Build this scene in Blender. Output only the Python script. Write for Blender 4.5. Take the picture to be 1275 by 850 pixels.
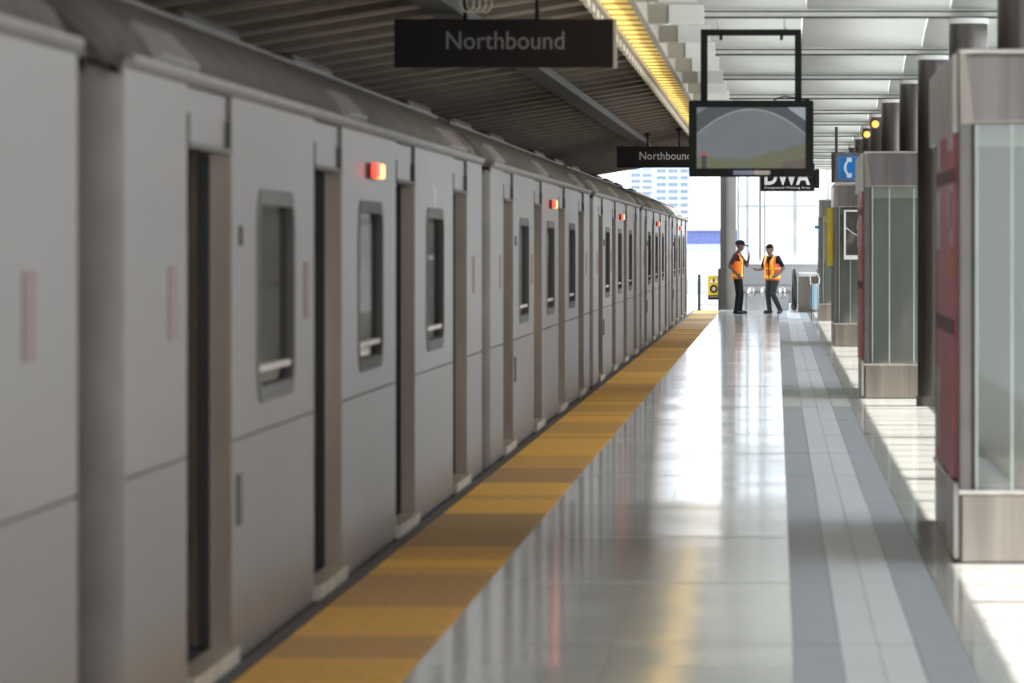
import bpy, bmesh, math, random
from mathutils import Vector, Matrix
from mathutils.geometry import tessellate_polygon
random.seed(7)
for o in list(bpy.data.objects): bpy.data.objects.remove(o)
SC = bpy.context.scene
COL = SC.collection
PI = math.pi

# ------------------------------------------------------------------ camera
FPX = 6800.0
cd = bpy.data.cameras.new('camera'); cam = bpy.data.objects.new('camera', cd); COL.objects.link(cam)
cam.location = (0, 0, 1.62); cam.rotation_euler = (PI/2, 0, 0)
cd.sensor_fit = 'HORIZONTAL'; cd.sensor_width = 36; cd.lens = FPX*36/1275
cd.shift_x = -(966-637.5)/1275; cd.shift_y = -(425-306)/1275
cd.clip_start = 0.5; cd.clip_end = 8000
cd.dof.use_dof = True; cd.dof.focus_distance = 112; cd.dof.aperture_fstop = 6.3
SC.camera = cam
# ------------------------------------------------------------------ world, sun, exposure
w = bpy.data.worlds.new('world'); SC.world = w; w.use_nodes = True
bg = w.node_tree.nodes['Background']; bg.inputs[0].default_value = (0.86, 0.93, 1.0, 1); bg.inputs[1].default_value = 1.45
sl = bpy.data.lights.new('sun', 'SUN'); sun = bpy.data.objects.new('sun', sl); COL.objects.link(sun)
sl.energy = 8.0; sl.angle = 0.012; sl.color = (1, 0.95, 0.86)
sun.rotation_euler = Vector((-math.cos(math.radians(62.2)), 0.03, -math.sin(math.radians(62.2)))).to_track_quat('-Z', 'Y').to_euler()
sun.location = (30, 40, 60)
SC.view_settings.view_transform = 'Standard'; SC.view_settings.look = 'None'
SC.view_settings.gamma = 1; SC.view_settings.use_curve_mapping = False
SC.view_settings.exposure = 1.38

# ------------------------------------------------------------------ materials
MATS = {}
def mat(name, col, rough=0.5, metal=0.0, var=0.12, scale=3.0, stretch=(1, 1, 1), emit=None, estr=0.0, bump=0.0, coat=0.0, spec=0.5):
    m = bpy.data.materials.new(name); m.use_nodes = True; MATS[name] = m
    nt = m.node_tree; b = nt.nodes['Principled BSDF']
    b.inputs['Roughness'].default_value = rough; b.inputs['Metallic'].default_value = metal
    b.inputs['Specular IOR Level'].default_value = spec
    if coat: b.inputs['Coat Weight'].default_value = coat
    tc = nt.nodes.new('ShaderNodeTexCoord'); mp = nt.nodes.new('ShaderNodeMapping'); mp.inputs['Scale'].default_value = stretch
    nz = nt.nodes.new('ShaderNodeTexNoise'); nz.inputs['Scale'].default_value = scale; nz.inputs['Detail'].default_value = 4
    nt.links.new(tc.outputs['Object'], mp.inputs[0]); nt.links.new(mp.outputs[0], nz.inputs['Vector'])
    cr = nt.nodes.new('ShaderNodeValToRGB')
    cr.color_ramp.elements[0].position = 0.3; cr.color_ramp.elements[1].position = 0.7
    cr.color_ramp.elements[0].color = tuple(c*(1-var) for c in col)+(1,)
    cr.color_ramp.elements[1].color = tuple(min(1, c*(1+var)) for c in col)+(1,)
    nt.links.new(nz.outputs[0], cr.inputs[0]); nt.links.new(cr.outputs[0], b.inputs['Base Color'])
    if bump:
        bp = nt.nodes.new('ShaderNodeBump'); bp.inputs['Strength'].default_value = 0.4; bp.inputs['Distance'].default_value = bump
        nt.links.new(nz.outputs[0], bp.inputs['Height']); nt.links.new(bp.outputs[0], b.inputs['Normal'])
    if emit:
        b.inputs['Emission Color'].default_value = tuple(emit)+(1,); b.inputs['Emission Strength'].default_value = estr
    return m
def translucent(name, col, tcol, fac):
    m = bpy.data.materials.new(name); m.use_nodes = True; MATS[name] = m; nt = m.node_tree
    nt.nodes.remove(nt.nodes['Principled BSDF']); out = nt.nodes['Material Output']
    d = nt.nodes.new('ShaderNodeBsdfDiffuse'); t = nt.nodes.new('ShaderNodeBsdfTranslucent'); mx = nt.nodes.new('ShaderNodeMixShader')
    nz = nt.nodes.new('ShaderNodeTexNoise'); nz.inputs['Scale'].default_value = 1.2
    tc = nt.nodes.new('ShaderNodeTexCoord'); nt.links.new(tc.outputs['Object'], nz.inputs['Vector'])
    cr = nt.nodes.new('ShaderNodeValToRGB'); cr.color_ramp.elements[0].color = tuple(c*0.9 for c in tcol)+(1,); cr.color_ramp.elements[1].color = tuple(tcol)+(1,)
    nt.links.new(nz.outputs[0], cr.inputs[0]); nt.links.new(cr.outputs[0], t.inputs[0])
    d.inputs[0].default_value = tuple(col)+(1,); mx.inputs[0].default_value = fac
    nt.links.new(d.outputs[0], mx.inputs[1]); nt.links.new(t.outputs[0], mx.inputs[2]); nt.links.new(mx.outputs[0], out.inputs[0])
    return m
def thin_glass(name, tint, rough=0.02, ior=1.5, milk=0.0):
    m = bpy.data.materials.new(name); m.use_nodes = True; MATS[name] = m; nt = m.node_tree
    nt.nodes.remove(nt.nodes['Principled BSDF']); out = nt.nodes['Material Output']
    t = nt.nodes.new('ShaderNodeBsdfTransparent'); t.inputs[0].default_value = tuple(tint)+(1,)
    g = nt.nodes.new('ShaderNodeBsdfGlossy'); g.inputs['Roughness'].default_value = rough
    lw = nt.nodes.new('ShaderNodeLayerWeight'); lw.inputs[0].default_value = 0.5
    pw = nt.nodes.new('ShaderNodeMath'); pw.operation = 'POWER'; pw.inputs[1].default_value = 5.0
    fr = nt.nodes.new('ShaderNodeMath'); fr.operation = 'MULTIPLY_ADD'; fr.inputs[1].default_value = 0.9; fr.inputs[2].default_value = 0.04
    nt.links.new(lw.outputs['Facing'], pw.inputs[0]); nt.links.new(pw.outputs[0], fr.inputs[0])
    src = t
    if milk:
        tr = nt.nodes.new('ShaderNodeBsdfTranslucent'); tr.inputs[0].default_value = (0.9, 0.94, 0.97, 1)
        m0 = nt.nodes.new('ShaderNodeMixShader'); m0.inputs[0].default_value = milk
        nt.links.new(t.outputs[0], m0.inputs[1]); nt.links.new(tr.outputs[0], m0.inputs[2]); src = m0
    mx = nt.nodes.new('ShaderNodeMixShader')
    nt.links.new(fr.outputs[0], mx.inputs[0]); nt.links.new(src.outputs[0], mx.inputs[1]); nt.links.new(g.outputs[0], mx.inputs[2])
    nt.links.new(mx.outputs[0], out.inputs[0])
    return m
def floor_mat(name, col, rough=0.12, spec=0.5):
    m = mat(name, col, rough, 0, 0.05, 1.3, spec=spec)
    nt = m.node_tree; b = nt.nodes['Principled BSDF']
    geo = nt.nodes.new('ShaderNodeNewGeometry'); mp = nt.nodes.new('ShaderNodeMapping'); mp.inputs['Scale'].default_value = (0.22, 0.55, 1)
    nz = nt.nodes.new('ShaderNodeTexNoise'); nz.inputs['Scale'].default_value = 1.0; nz.inputs['Detail'].default_value = 2
    nt.links.new(geo.outputs['Position'], mp.inputs[0]); nt.links.new(mp.outputs[0], nz.inputs['Vector'])
    sub = nt.nodes.new('ShaderNodeVectorMath'); sub.operation = 'SUBTRACT'; sub.inputs[1].default_value = (0.5, 0.5, 0.5)
    mul = nt.nodes.new('ShaderNodeVectorMath'); mul.operation = 'MULTIPLY'; mul.inputs[1].default_value = (0.003, 0.03, 0)
    add = nt.nodes.new('ShaderNodeVectorMath'); add.operation = 'ADD'; nrm = nt.nodes.new('ShaderNodeVectorMath'); nrm.operation = 'NORMALIZE'
    nt.links.new(nz.outputs['Color'], sub.inputs[0]); nt.links.new(sub.outputs[0], mul.inputs[0])
    nt.links.new(mul.outputs[0], add.inputs[0]); nt.links.new(geo.outputs['Normal'], add.inputs[1])
    nt.links.new(add.outputs[0], nrm.inputs[0]); nt.links.new(nrm.outputs[0], b.inputs['Normal'])
    return m

floor_mat('terrazzo_light', (0.56, 0.57, 0.565), 0.10); floor_mat('terrazzo_dark', (0.29, 0.315, 0.365), 0.42, 0.3)
floor_mat('terrazzo_mid', (0.53, 0.55, 0.59), 0.42, 0.3); floor_mat('terrazzo_sunlit', (0.50, 0.50, 0.48), 0.40, 0.25)
floor_mat('terrazzo_sand', (0.52, 0.50, 0.46), 0.35)
mat('joint', (0.26, 0.27, 0.28), 0.8)
mat('tactile_a', (0.54, 0.28, 0.045), 0.62, bump=0.004, scale=18, var=0.18)
mat('tactile_b', (0.72, 0.37, 0.035), 0.6, bump=0.004, scale=18, var=0.15)
mat('tactile_c', (0.37, 0.20, 0.06), 0.66, bump=0.004, scale=18, var=0.2)
mat('edge_rubber', (0.03, 0.03, 0.035), 0.6); mat('platform_side', (0.06, 0.058, 0.055), 0.9)
mat('train_metal', (0.138, 0.117, 0.108), 0.40, 0.15, 0.06, 1.0, (1, 0.5, 3), spec=0.4)
mat('train_lower', (0.126, 0.104, 0.094), 0.38, 0.18, 0.08, 1.0, (1, 0.5, 3), spec=0.4)
mat('jamb_metal', (0.36, 0.29, 0.24), 0.3, 0.6, 0.2, 2.0, (1, 1, 0.4))
mat('train_roof', (0.062, 0.052, 0.048), 0.6, 0.1, 0.3, 2.0)
mat('roof_light', (0.18, 0.165, 0.16), 0.5, 0.2, 0.2)
mat('train_end', (0.13, 0.11, 0.10), 0.75, 0.0, 0.2)
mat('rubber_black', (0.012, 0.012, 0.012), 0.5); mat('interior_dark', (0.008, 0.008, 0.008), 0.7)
mat('window_frame', (0.075, 0.07, 0.068), 0.75, 0.0); mat('sill_metal', (0.42, 0.36, 0.30), 0.4, 0.5, 0.2)
mat('tape_yellow', (0.55, 0.42, 0.04), 0.5); mat('sticker_pink', (0.15, 0.09, 0.085), 0.6)
mat('lamp_red', (0.5, 0.02, 0.02), 0.3, emit=(1, 0.03, 0.02), estr=2.2); mat('lamp_amber', (0.6, 0.2, 0.03), 0.3, emit=(1, 0.33, 0.05), estr=2.6)
mat('lamp_orange', (0.6, 0.25, 0.05), 0.3, emit=(1, 0.36, 0.07), estr=0.8)
thin_glass('train_glass', (0.16, 0.16, 0.17), 0.06)
mat('deck_brown', (0.31, 0.235, 0.165), 0.75, 0, 0.25, 2, (0.3, 4, 1)); mat('joist_brown', (0.15, 0.12, 0.095), 0.8, 0, 0.25)
mat('conduit_dark', (0.03, 0.026, 0.022), 0.6, 0.2)
mat('sign_black', (0.014, 0.010, 0.010), 0.6, spec=0.2); mat('sign_text_worn', (0.20, 0.19, 0.185), 0.6); mat('sign_text', (0.62, 0.60, 0.58), 0.6)
mat('white_paint', (0.80, 0.80, 0.76), 0.5, 0, 0.05); mat('cream_paint', (0.72, 0.66, 0.55), 0.6, 0, 0.06)
mat('ochre', (0.30, 0.19, 0.06), 0.6); mat('beige_paint', (0.42, 0.38, 0.31), 0.6, 0, 0.1); mat('shadow_dark', (0.04, 0.04, 0.04), 0.5, 0.2)
translucent('skylight', (0.74, 0.74, 0.72), (0.34, 0.35, 0.345), 0.5)
translucent('yellow_panel', (0.88, 0.74, 0.38), (0.90, 0.76, 0.40), 0.52)
translucent('blue_bag', (0.55, 0.72, 0.85), (0.6, 0.8, 0.92), 0.5)
mat('stainless', (0.47, 0.455, 0.44), 0.24, 0.95, 0.14, 2.0, (6, 6, 0.25)); mat('stainless_dark', (0.20, 0.185, 0.18), 0.3, 0.9, 0.16, 2.5, (6, 6, 0.3))
mat('stainless_warm', (0.30, 0.265, 0.235), 0.3, 0.9, 0.2, 2.0, (5, 5, 0.3)); mat('post_metal', (0.17, 0.155, 0.145), 0.3, 0.9, 0.1)
mat('column_metal', (0.15, 0.138, 0.13), 0.27, 0.92, 0.12, 1.2, (1, 1, 0.5)); mat('back_panel', (0.26, 0.262, 0.25), 0.5, 0, 0.12, 1.2)
mat('back_panel_light', (0.52, 0.53, 0.48), 0.5, 0, 0.05)
thin_glass('clear_glass', (0.86, 0.875, 0.86), 0.02); thin_glass('side_glass', (0.93, 0.93, 0.92), 0.02); thin_glass('milky_glass', (0.95, 0.97, 1.0), 0.05, 1.45, 0.45)
mat('glass_edge', (0.50, 0.58, 0.55), 0.25, 0.2); mat('panel_white', (0.88, 0.88, 0.89), 0.35, 0, 0.06, 2)
mat('red_print', (0.75, 0.22, 0.25), 0.35); mat('dark_red', (0.12, 0.01, 0.02), 0.4); mat('orange_print', (0.85, 0.32, 0.02), 0.4)
mat('yellow_print', (0.60, 0.45, 0.01), 0.45, 0, 0.08); mat('blue_print', (0.0, 0.19, 0.62), 0.35, 0, 0.05); mat('white_print', (0.85, 0.87, 0.88), 0.4, 0, 0.03)
mat('monitor_black', (0.010, 0.011, 0.011), 0.6, spec=0.2); mat('label_blue', (0.25, 0.27, 0.40), 0.5); mat('label_pink', (0.50, 0.42, 0.40), 0.5)
mat('wall_grey', (0.30, 0.305, 0.31), 0.55, 0, 0.08, 3); mat('mullion_grey', (0.45, 0.47, 0.48), 0.5); mat('mullion_dark', (0.12, 0.12, 0.12), 0.5)
mat('steel_dark', (0.05, 0.045, 0.042), 0.5, 0.3); mat('steel_grey', (0.24, 0.225, 0.21), 0.5, 0.3, 0.1)
mat('handrail_black', (0.01, 0.01, 0.01), 0.35); mat('fence_white', (0.62, 0.62, 0.64), 0.5)
mat('ground_pale', (0.21, 0.22, 0.25), 0.9, 0, 0.2, 0.05); mat('tower_haze', (0.36, 0.42, 0.49), 0.5, 0, 0.05); mat('tower_glass', (0.27, 0.33, 0.41), 0.3)  # distance haze is painted into the tower colours
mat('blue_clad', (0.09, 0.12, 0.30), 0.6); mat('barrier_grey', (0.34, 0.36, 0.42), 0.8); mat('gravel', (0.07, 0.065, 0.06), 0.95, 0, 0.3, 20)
mat('skin_brown', (0.10, 0.05, 0.035), 0.55); mat('skin_tan', (0.20, 0.10, 0.065), 0.55); mat('shirt_dark', (0.012, 0.011, 0.016), 0.85, spec=0.15)
mat('shirt_plum', (0.045, 0.022, 0.035), 0.85, spec=0.15); mat('trouser_black', (0.010, 0.010, 0.013), 0.85, spec=0.15); mat('trouser_grey', (0.035, 0.042, 0.046), 0.85, spec=0.15)
mat('shoe_black', (0.006, 0.006, 0.006), 0.4); mat('vest_orange', (0.85, 0.17, 0.015), 0.7); mat('vest_orange_red', (0.80, 0.11, 0.03), 0.7)
mat('vest_yellow', (0.95, 0.62, 0.03), 0.55); mat('cap_navy', (0.008, 0.009, 0.018), 0.8, spec=0.15); mat('hair_black', (0.008, 0.007, 0.007), 0.7, spec=0.15)
mat('eye_white', (0.7, 0.68, 0.65), 0.3); mat('lip', (0.10, 0.035, 0.03), 0.5)

# ------------------------------------------------------------------ mesh helpers
class MB:
    def __init__(s): s.v = []; s.f = []
    def add(s, vs, fs):
        n = len(s.v); s.v += [tuple(p) for p in vs]; s.f += [tuple(i+n for i in f) for f in fs]; return s
    def box(s, x0, x1, y0, y1, z0, z1):
        return s.add([(x0,y0,z0),(x1,y0,z0),(x1,y1,z0),(x0,y1,z0),(x0,y0,z1),(x1,y0,z1),(x1,y1,z1),(x0,y1,z1)],
              [(0,3,2,1),(4,5,6,7),(0,1,5,4),(1,2,6,5),(2,3,7,6),(3,0,4,7)])
    def cyl(s, p0, p1, r0, r1=None, n=16):
        r1 = r0 if r1 is None else r1; p0 = Vector(p0); p1 = Vector(p1); d = (p1-p0).normalized()
        a = d.orthogonal().normalized(); b = d.cross(a)
        vs = [p0+(a*math.cos(t)+b*math.sin(t))*r0 for t in [2*PI*i/n for i in range(n)]] + [p1+(a*math.cos(t)+b*math.sin(t))*r1 for t in [2*PI*i/n for i in range(n)]]
        fs = [(i, (i+1) % n, n+(i+1) % n, n+i) for i in range(n)] + [tuple(range(n-1, -1, -1)), tuple(range(n, 2*n))]
        return s.add(vs, fs)
    def ball(s, c, r, n=14, m=8):
        c = Vector(c); r = Vector(r) if hasattr(r, '__len__') else Vector((r, r, r)); vs = []; fs = []
        for j in range(1, m):
            for i in range(n):
                t = PI*j/m; p = 2*PI*i/n
                vs.append(c+Vector((math.sin(t)*math.cos(p)*r.x, math.sin(t)*math.sin(p)*r.y, math.cos(t)*r.z)))
        top = len(vs); vs.append(c+Vector((0,0,r.z))); vs.append(c-Vector((0,0,r.z)))
        for j in range(m-2):
            for i in range(n): fs.append((j*n+i, (j+1)*n+i, (j+1)*n+(i+1) % n, j*n+(i+1) % n))
        for i in range(n): fs.append((top, i, (i+1) % n)); fs.append((top+1, (m-2)*n+(i+1) % n, (m-2)*n+i))
        return s.add(vs, fs)
    def tube(s, pts, r, n=8, closed=False):
        pts = [Vector(p) for p in pts]; N = len(pts); vs = []; fs = []; prev = None
        for i, p in enumerate(pts):
            d = ((pts[(i+1) % N] if closed or i < N-1 else p)-(pts[i-1] if closed or i > 0 else p)).normalized()
            a = d.orthogonal().normalized() if prev is None else (prev-d*prev.dot(d)).normalized()
            prev = a; b = d.cross(a)
            for k in range(n):
                t = 2*PI*k/n; vs.append(p+(a*math.cos(t)+b*math.sin(t))*r)
        M = N if closed else N-1
        for i in range(M):
            for k in range(n):
                j = (i+1) % N; fs.append((i*n+k, i*n+(k+1) % n, j*n+(k+1) % n, j*n+k))
        if not closed: fs += [tuple(range(n-1, -1, -1)), tuple(range((N-1)*n, N*n))]
        return s.add(vs, fs)
    def prism(s, outer, holes, t0, t1, axis='x'):
        """outer, holes: 2D loops; extruded from t0 to t1 along axis. x: (y,z)  y: (x,z)  z: (x,y)"""
        P = {'x': lambda a, b, t: (t, a, b), 'y': lambda a, b, t: (a, t, b), 'z': lambda a, b, t: (a, b, t)}[axis]
        loops = [outer]+holes; flat = [p for l in loops for p in l]; n = len(flat)
        tri = tessellate_polygon([[Vector((p[0], p[1], 0)) for p in l] for l in loops])
        fs = [tuple(t) for t in tri] + [tuple(i+n for i in reversed(t)) for t in tri]
        k = 0
        for l in loops:
            for i in range(len(l)):
                a = k+i; b = k+(i+1) % len(l); fs.append((a, b, b+n, a+n))
            k += len(l)
        return s.add([P(a, b, t0) for a, b in flat]+[P(a, b, t1) for a, b in flat], fs)
    def build(s, name, m, parent=None, loc=None, smooth=False, bevel=0.0, fix=True):
        me = bpy.data.meshes.new(name); me.from_pydata(s.v, [], s.f)
        if fix:
            bm = bmesh.new(); bm.from_mesh(me); bmesh.ops.recalc_face_normals(bm, faces=bm.faces); bm.to_mesh(me); bm.free()
        me.materials.append(MATS[m])
        if smooth:
            me.polygons.foreach_set('use_smooth', [True]*len(me.polygons))
            me.set_sharp_from_angle(angle=math.radians(40))
        o = bpy.data.objects.new(name, me); COL.objects.link(o)
        if parent: o.parent = parent
        if loc: o.location = loc
        if bevel:
            b = o.modifiers.new('bevel', 'BEVEL'); b.width = bevel; b.segments = 2; b.limit_method = 'ANGLE'
        return o
def box(name, m, parent, *d, bevel=0.0, label=None):
    o = MB().box(*d).build(name, m, parent, bevel=bevel, fix=False)
    if label: o['label'] = label
    return o
def empty(name, loc=(0,0,0), rz=0):
    o = bpy.data.objects.new(name, None); COL.objects.link(o); o.location = loc; o.rotation_euler = (0,0,rz); o.empty_display_size = 0.2; return o
def tag(o, label=None, cat=None, group=None, kind=None):
    if label: o['label'] = label
    if cat: o['category'] = cat
    if group: o['group'] = group
    if kind: o['kind'] = kind
    return o
def share(src, name, parent, loc, m=None):
    o = src.copy(); COL.objects.link(o); o.name = name; o.parent = parent; o.location = loc
    return o
def rrect(a0, a1, b0, b1, r, n=5):
    pts = []
    for cx, cy, t0 in ((a1-r, b1-r, 0), (a0+r, b1-r, 90), (a0+r, b0+r, 180), (a1-r, b0+r, 270)):
        for i in range(n+1):
            t = math.radians(t0+90*i/n); pts.append((cx+r*math.cos(t), cy+r*math.sin(t)))
    return pts
def rect(a0, a1, b0, b1): return [(a0,b0),(a1,b0),(a1,b1),(a0,b1)]
def text(name, body, m, parent, loc, width=None, height=None, depth=0.004, bold=0.0):
    c = bpy.data.curves.new(name, 'FONT'); c.body = body; c.extrude = depth; c.offset = bold; c.align_x = 'CENTER'; c.resolution_u = 3
    t = bpy.data.objects.new(name, c); COL.objects.link(t)
    bpy.context.view_layer.update()
    me = bpy.data.meshes.new_from_object(t.evaluated_get(bpy.context.evaluated_depsgraph_get()))
    bpy.data.objects.remove(t); me.materials.clear(); me.materials.append(MATS[m])
    xs = [v.co.x for v in me.vertices]; ys = [v.co.y for v in me.vertices]
    cx = (min(xs)+max(xs))/2; sx = (width/(max(xs)-min(xs))) if width else 1
    sy = (height/(max(ys)-min(ys))) if height else sx
    y0 = min(ys)
    for v in me.vertices: v.co = Vector(((v.co.x-cx)*sx, -v.co.z, (v.co.y-y0)*sy))
    o = bpy.data.objects.new(name, me); COL.objects.link(o); o.parent = parent; o.location = loc
    return o

# ------------------------------------------------------------------ setting: ground, platform, floor
Y0, Y1 = 14.0, 137.0
g = MB().box(-1500, 1500, 139.5, 6000, -1.6, -1.3).build('ground', 'ground_pale', fix=False); tag(g, 'pale snowy ground beyond the platform end', kind='structure')
g = MB().box(-40, -2.05, -30, 139.5, -1.6, -1.25).build('track_bed', 'gravel', fix=False); tag(g, 'dark gravel track bed under the train', kind='structure')
fl = MB().box(-2.05, 2.6, -30, 139.5, -1.6, -0.012).build('floor', 'joint', fix=False); tag(fl, 'polished station platform floor laid in long slabs', kind='structure')
box('edge_bumper', 'edge_rubber', fl, -2.085, -2.015, -5, Y1, -0.16, 0.0)
cols = [(-1.385,-0.66,'terrazzo_light'),(-0.66,0.07,'terrazzo_light'),(0.07,0.26,'terrazzo_dark'),(0.26,0.415,'terrazzo_mid'),(0.415,0.57,'terrazzo_mid'),
        (0.57,0.76,'terrazzo_dark'),(0.76,1.6,'terrazzo_light'),(1.6,2.55,'terrazzo_sand')]
RW = 4.1; rows = int((Y1-Y0)/RW)
sunlit_rows = {10, 18, 25}  # rows whose dark-band slabs are lightened to paint in strips of sunlight
protos = {}
for ci, (x0, x1, m) in enumerate(cols):
    for mm in ([m, 'terrazzo_sunlit'] if m == 'terrazzo_dark' else [m]):
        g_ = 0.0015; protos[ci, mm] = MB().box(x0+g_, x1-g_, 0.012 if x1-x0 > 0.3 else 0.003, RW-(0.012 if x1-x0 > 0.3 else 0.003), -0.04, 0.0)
meshes = {}
for r in range(rows):
    for ci, (x0, x1, m) in enumerate(cols):
        mm = 'terrazzo_sunlit' if (m == 'terrazzo_dark' and r in sunlit_rows) else m
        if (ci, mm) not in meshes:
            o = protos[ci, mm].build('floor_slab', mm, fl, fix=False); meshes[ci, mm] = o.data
        else:
            o = bpy.data.objects.new('floor_slab', meshes[ci, mm]); COL.objects.link(o); o.parent = fl
        o.location = (0, Y0+r*RW, random.uniform(-0.0006, 0.0006))
        o.rotation_euler = (random.uniform(-1, 1)*0.0006, 0, 0)
# tactile strip
ts = box('tactile_edge_strip', 'joint', None, -2.015, -1.385, 8, Y1, -0.012, -0.004); tag(ts, 'yellow tactile warning strip along the platform edge', kind='structure')
TW = 0.61; n = int((Y1-8)/TW); tm = {}
seq = []
while len(seq) < n:
    seq += [random.choice('aaabbc')]*random.choice([1,1,2,2,3,4])
for i in range(n):
    k = 'tactile_'+seq[i]
    if k not in tm:
        mb = MB().box(-2.011, -1.389, 0.004, TW-0.004, -0.01, 0.004)
        o = mb.build('tactile_tile', k, ts, fix=False); tm[k] = o.data
    else:
        o = bpy.data.objects.new('tactile_tile', tm[k]); COL.objects.link(o); o.parent = ts
    o.location = (0, 8+i*TW, 0)

# ------------------------------------------------------------------ setting: dark canopy over the train
HC = lambda x: 3.52+0.16*(x+1.37)
cn = MB().add([(-7.0,-20,HC(-7)+0.06),(-1.39,-20,HC(-1.39)+0.06),(-1.39,117,HC(-1.39)+0.06),(-7.0,117,HC(-7)+0.06),
               (-7.0,-20,HC(-7)+0.22),(-1.39,-20,HC(-1.39)+0.22),(-1.39,117,HC(-1.39)+0.22),(-7.0,117,HC(-7)+0.22)],
              [(0,3,2,1),(4,5,6,7),(0,1,5,4),(1,2,6,5),(2,3,7,6),(3,0,4,7)]).build('ceiling', 'deck_brown')
tag(cn, 'dark ribbed canopy sloping over the train', kind='structure')
jm = None
for i in range(62):
    y = 15.6+i*1.65; wj = 0.30
    if jm is None:
        x0, x1 = -6.95, -1.42
        mb = MB().add([(x0,0,HC(x0)),(x1,0,HC(x1)),(x1,wj,HC(x1)),(x0,wj,HC(x0)),(x0,0,HC(x0)+.07),(x1,0,HC(x1)+.07),(x1,wj,HC(x1)+.07),(x0,wj,HC(x0)+.07)],
              [(0,3,2,1),(4,5,6,7),(0,1,5,4),(1,2,6,5),(2,3,7,6),(3,0,4,7)])
        o = mb.build('joist', 'joist_brown', cn); jm = o.data
    else:
        o = bpy.data.objects.new('joist', jm); COL.objects.link(o); o.parent = cn
    o.location = (0, y, 0)
# intermediate fine ribs of the deck, two between each pair of joists
rm = None
for i in range(61):
    for q in (0.62, 1.12):
        if rm is None:
            x0, x1 = -6.95, -1.42; wj = 0.12
            o = MB().add([(x0,0,HC(x0)+.035),(x1,0,HC(x1)+.035),(x1,wj,HC(x1)+.035),(x0,wj,HC(x0)+.035),(x0,0,HC(x0)+.07),(x1,0,HC(x1)+.07),(x1,wj,HC(x1)+.07),(x0,wj,HC(x0)+.07)],
              [(0,3,2,1),(4,5,6,7),(0,1,5,4),(1,2,6,5),(2,3,7,6),(3,0,4,7)]).build('deck_rib', 'deck_brown', cn); rm = o.data
        else:
            o = bpy.data.objects.new('deck_rib', rm); COL.objects.link(o); o.parent = cn
        o.location = (0, 15.6+i*1.65+q, 0)
box('end_fascia', 'joist_brown', cn, -1.45, -1.39, 15, 117, HC(-1.4)-0.03, HC(-1.4)+0.2)
wl = box('wall_left', 'platform_side', None, -7.2, -7.0, -20, 117, -1.3, HC(-7)+0.2); tag(wl, 'dark wall on the far side of the track', kind='structure')
cb = MB().box(-0.07, 0.07, 18, 90, 0, 0.09).box(-0.11, 0.11, 18, 90, -0.02, 0.012).build('cable_tray', 'conduit_dark', fix=False)
cb.location = (-2.42, 0, HC(-2.42)-0.095); cb.rotation_euler = (0, 0, -0.003)
tag(cb, 'long dark cable tray fixed under the ribbed canopy', 'cable tray')

# ------------------------------------------------------------------ setting: yellow soffit strip
ys = box('trim_1', 'beige_paint', None, -1.385, -1.345, 33, 117, 3.46, 3.60); tag(ys, 'strip of glowing yellow panels along the canopy edge', kind='structure')
box('inner_rail', 'beige_paint', ys, -1.11, -1.06, 33, 117, 3.46, 3.66)
box('sun_block_board', 'beige_paint', ys, -1.385, -1.06, -20, 33.9, 3.52, 3.60)  # added out of view to keep direct sun off the near train
ym = None
for i in range(80):
    y = 34+i*1.035
    if ym is None:
        o = MB().add([(-1.343,0,3.50),(-1.112,0,3.50),(-1.112,1.033,3.50),(-1.343,1.033,3.50),(-1.343,0,3.512),(-1.112,0,3.512),(-1.112,1.033,3.512),(-1.343,1.033,3.512)],
             [(0,3,2,1),(4,5,6,7),(0,1,5,4),(1,2,6,5),(2,3,7,6),(3,0,4,7)]).build('yellow_panel', 'yellow_panel', ys); ym = o.data
        cm = MB().box(-1.343, -1.112, -0.02, 0.02, 3.488, 3.4995).build('cross_bar', 'ochre', ys).data
        o2 = ys.children[-1]; pm = MB().box(-1.42, -1.385, 0.0, 0.62, 3.40, 3.47).build('edge_clip', 'cream_paint', ys); pmm = pm.data
        pm.location = (0, y, 0)
    else:
        o = bpy.data.objects.new('yellow_panel', ym); COL.objects.link(o); o.parent = ys
        o2 = bpy.data.objects.new('cross_bar', cm); COL.objects.link(o2); o2.parent = ys
        p2 = bpy.data.objects.new('edge_clip', pmm); COL.objects.link(p2); p2.parent = ys; p2.location = (0, y, 0)
    o.location = (0, y, 0); o2.location = (0, y, 0)

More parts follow.
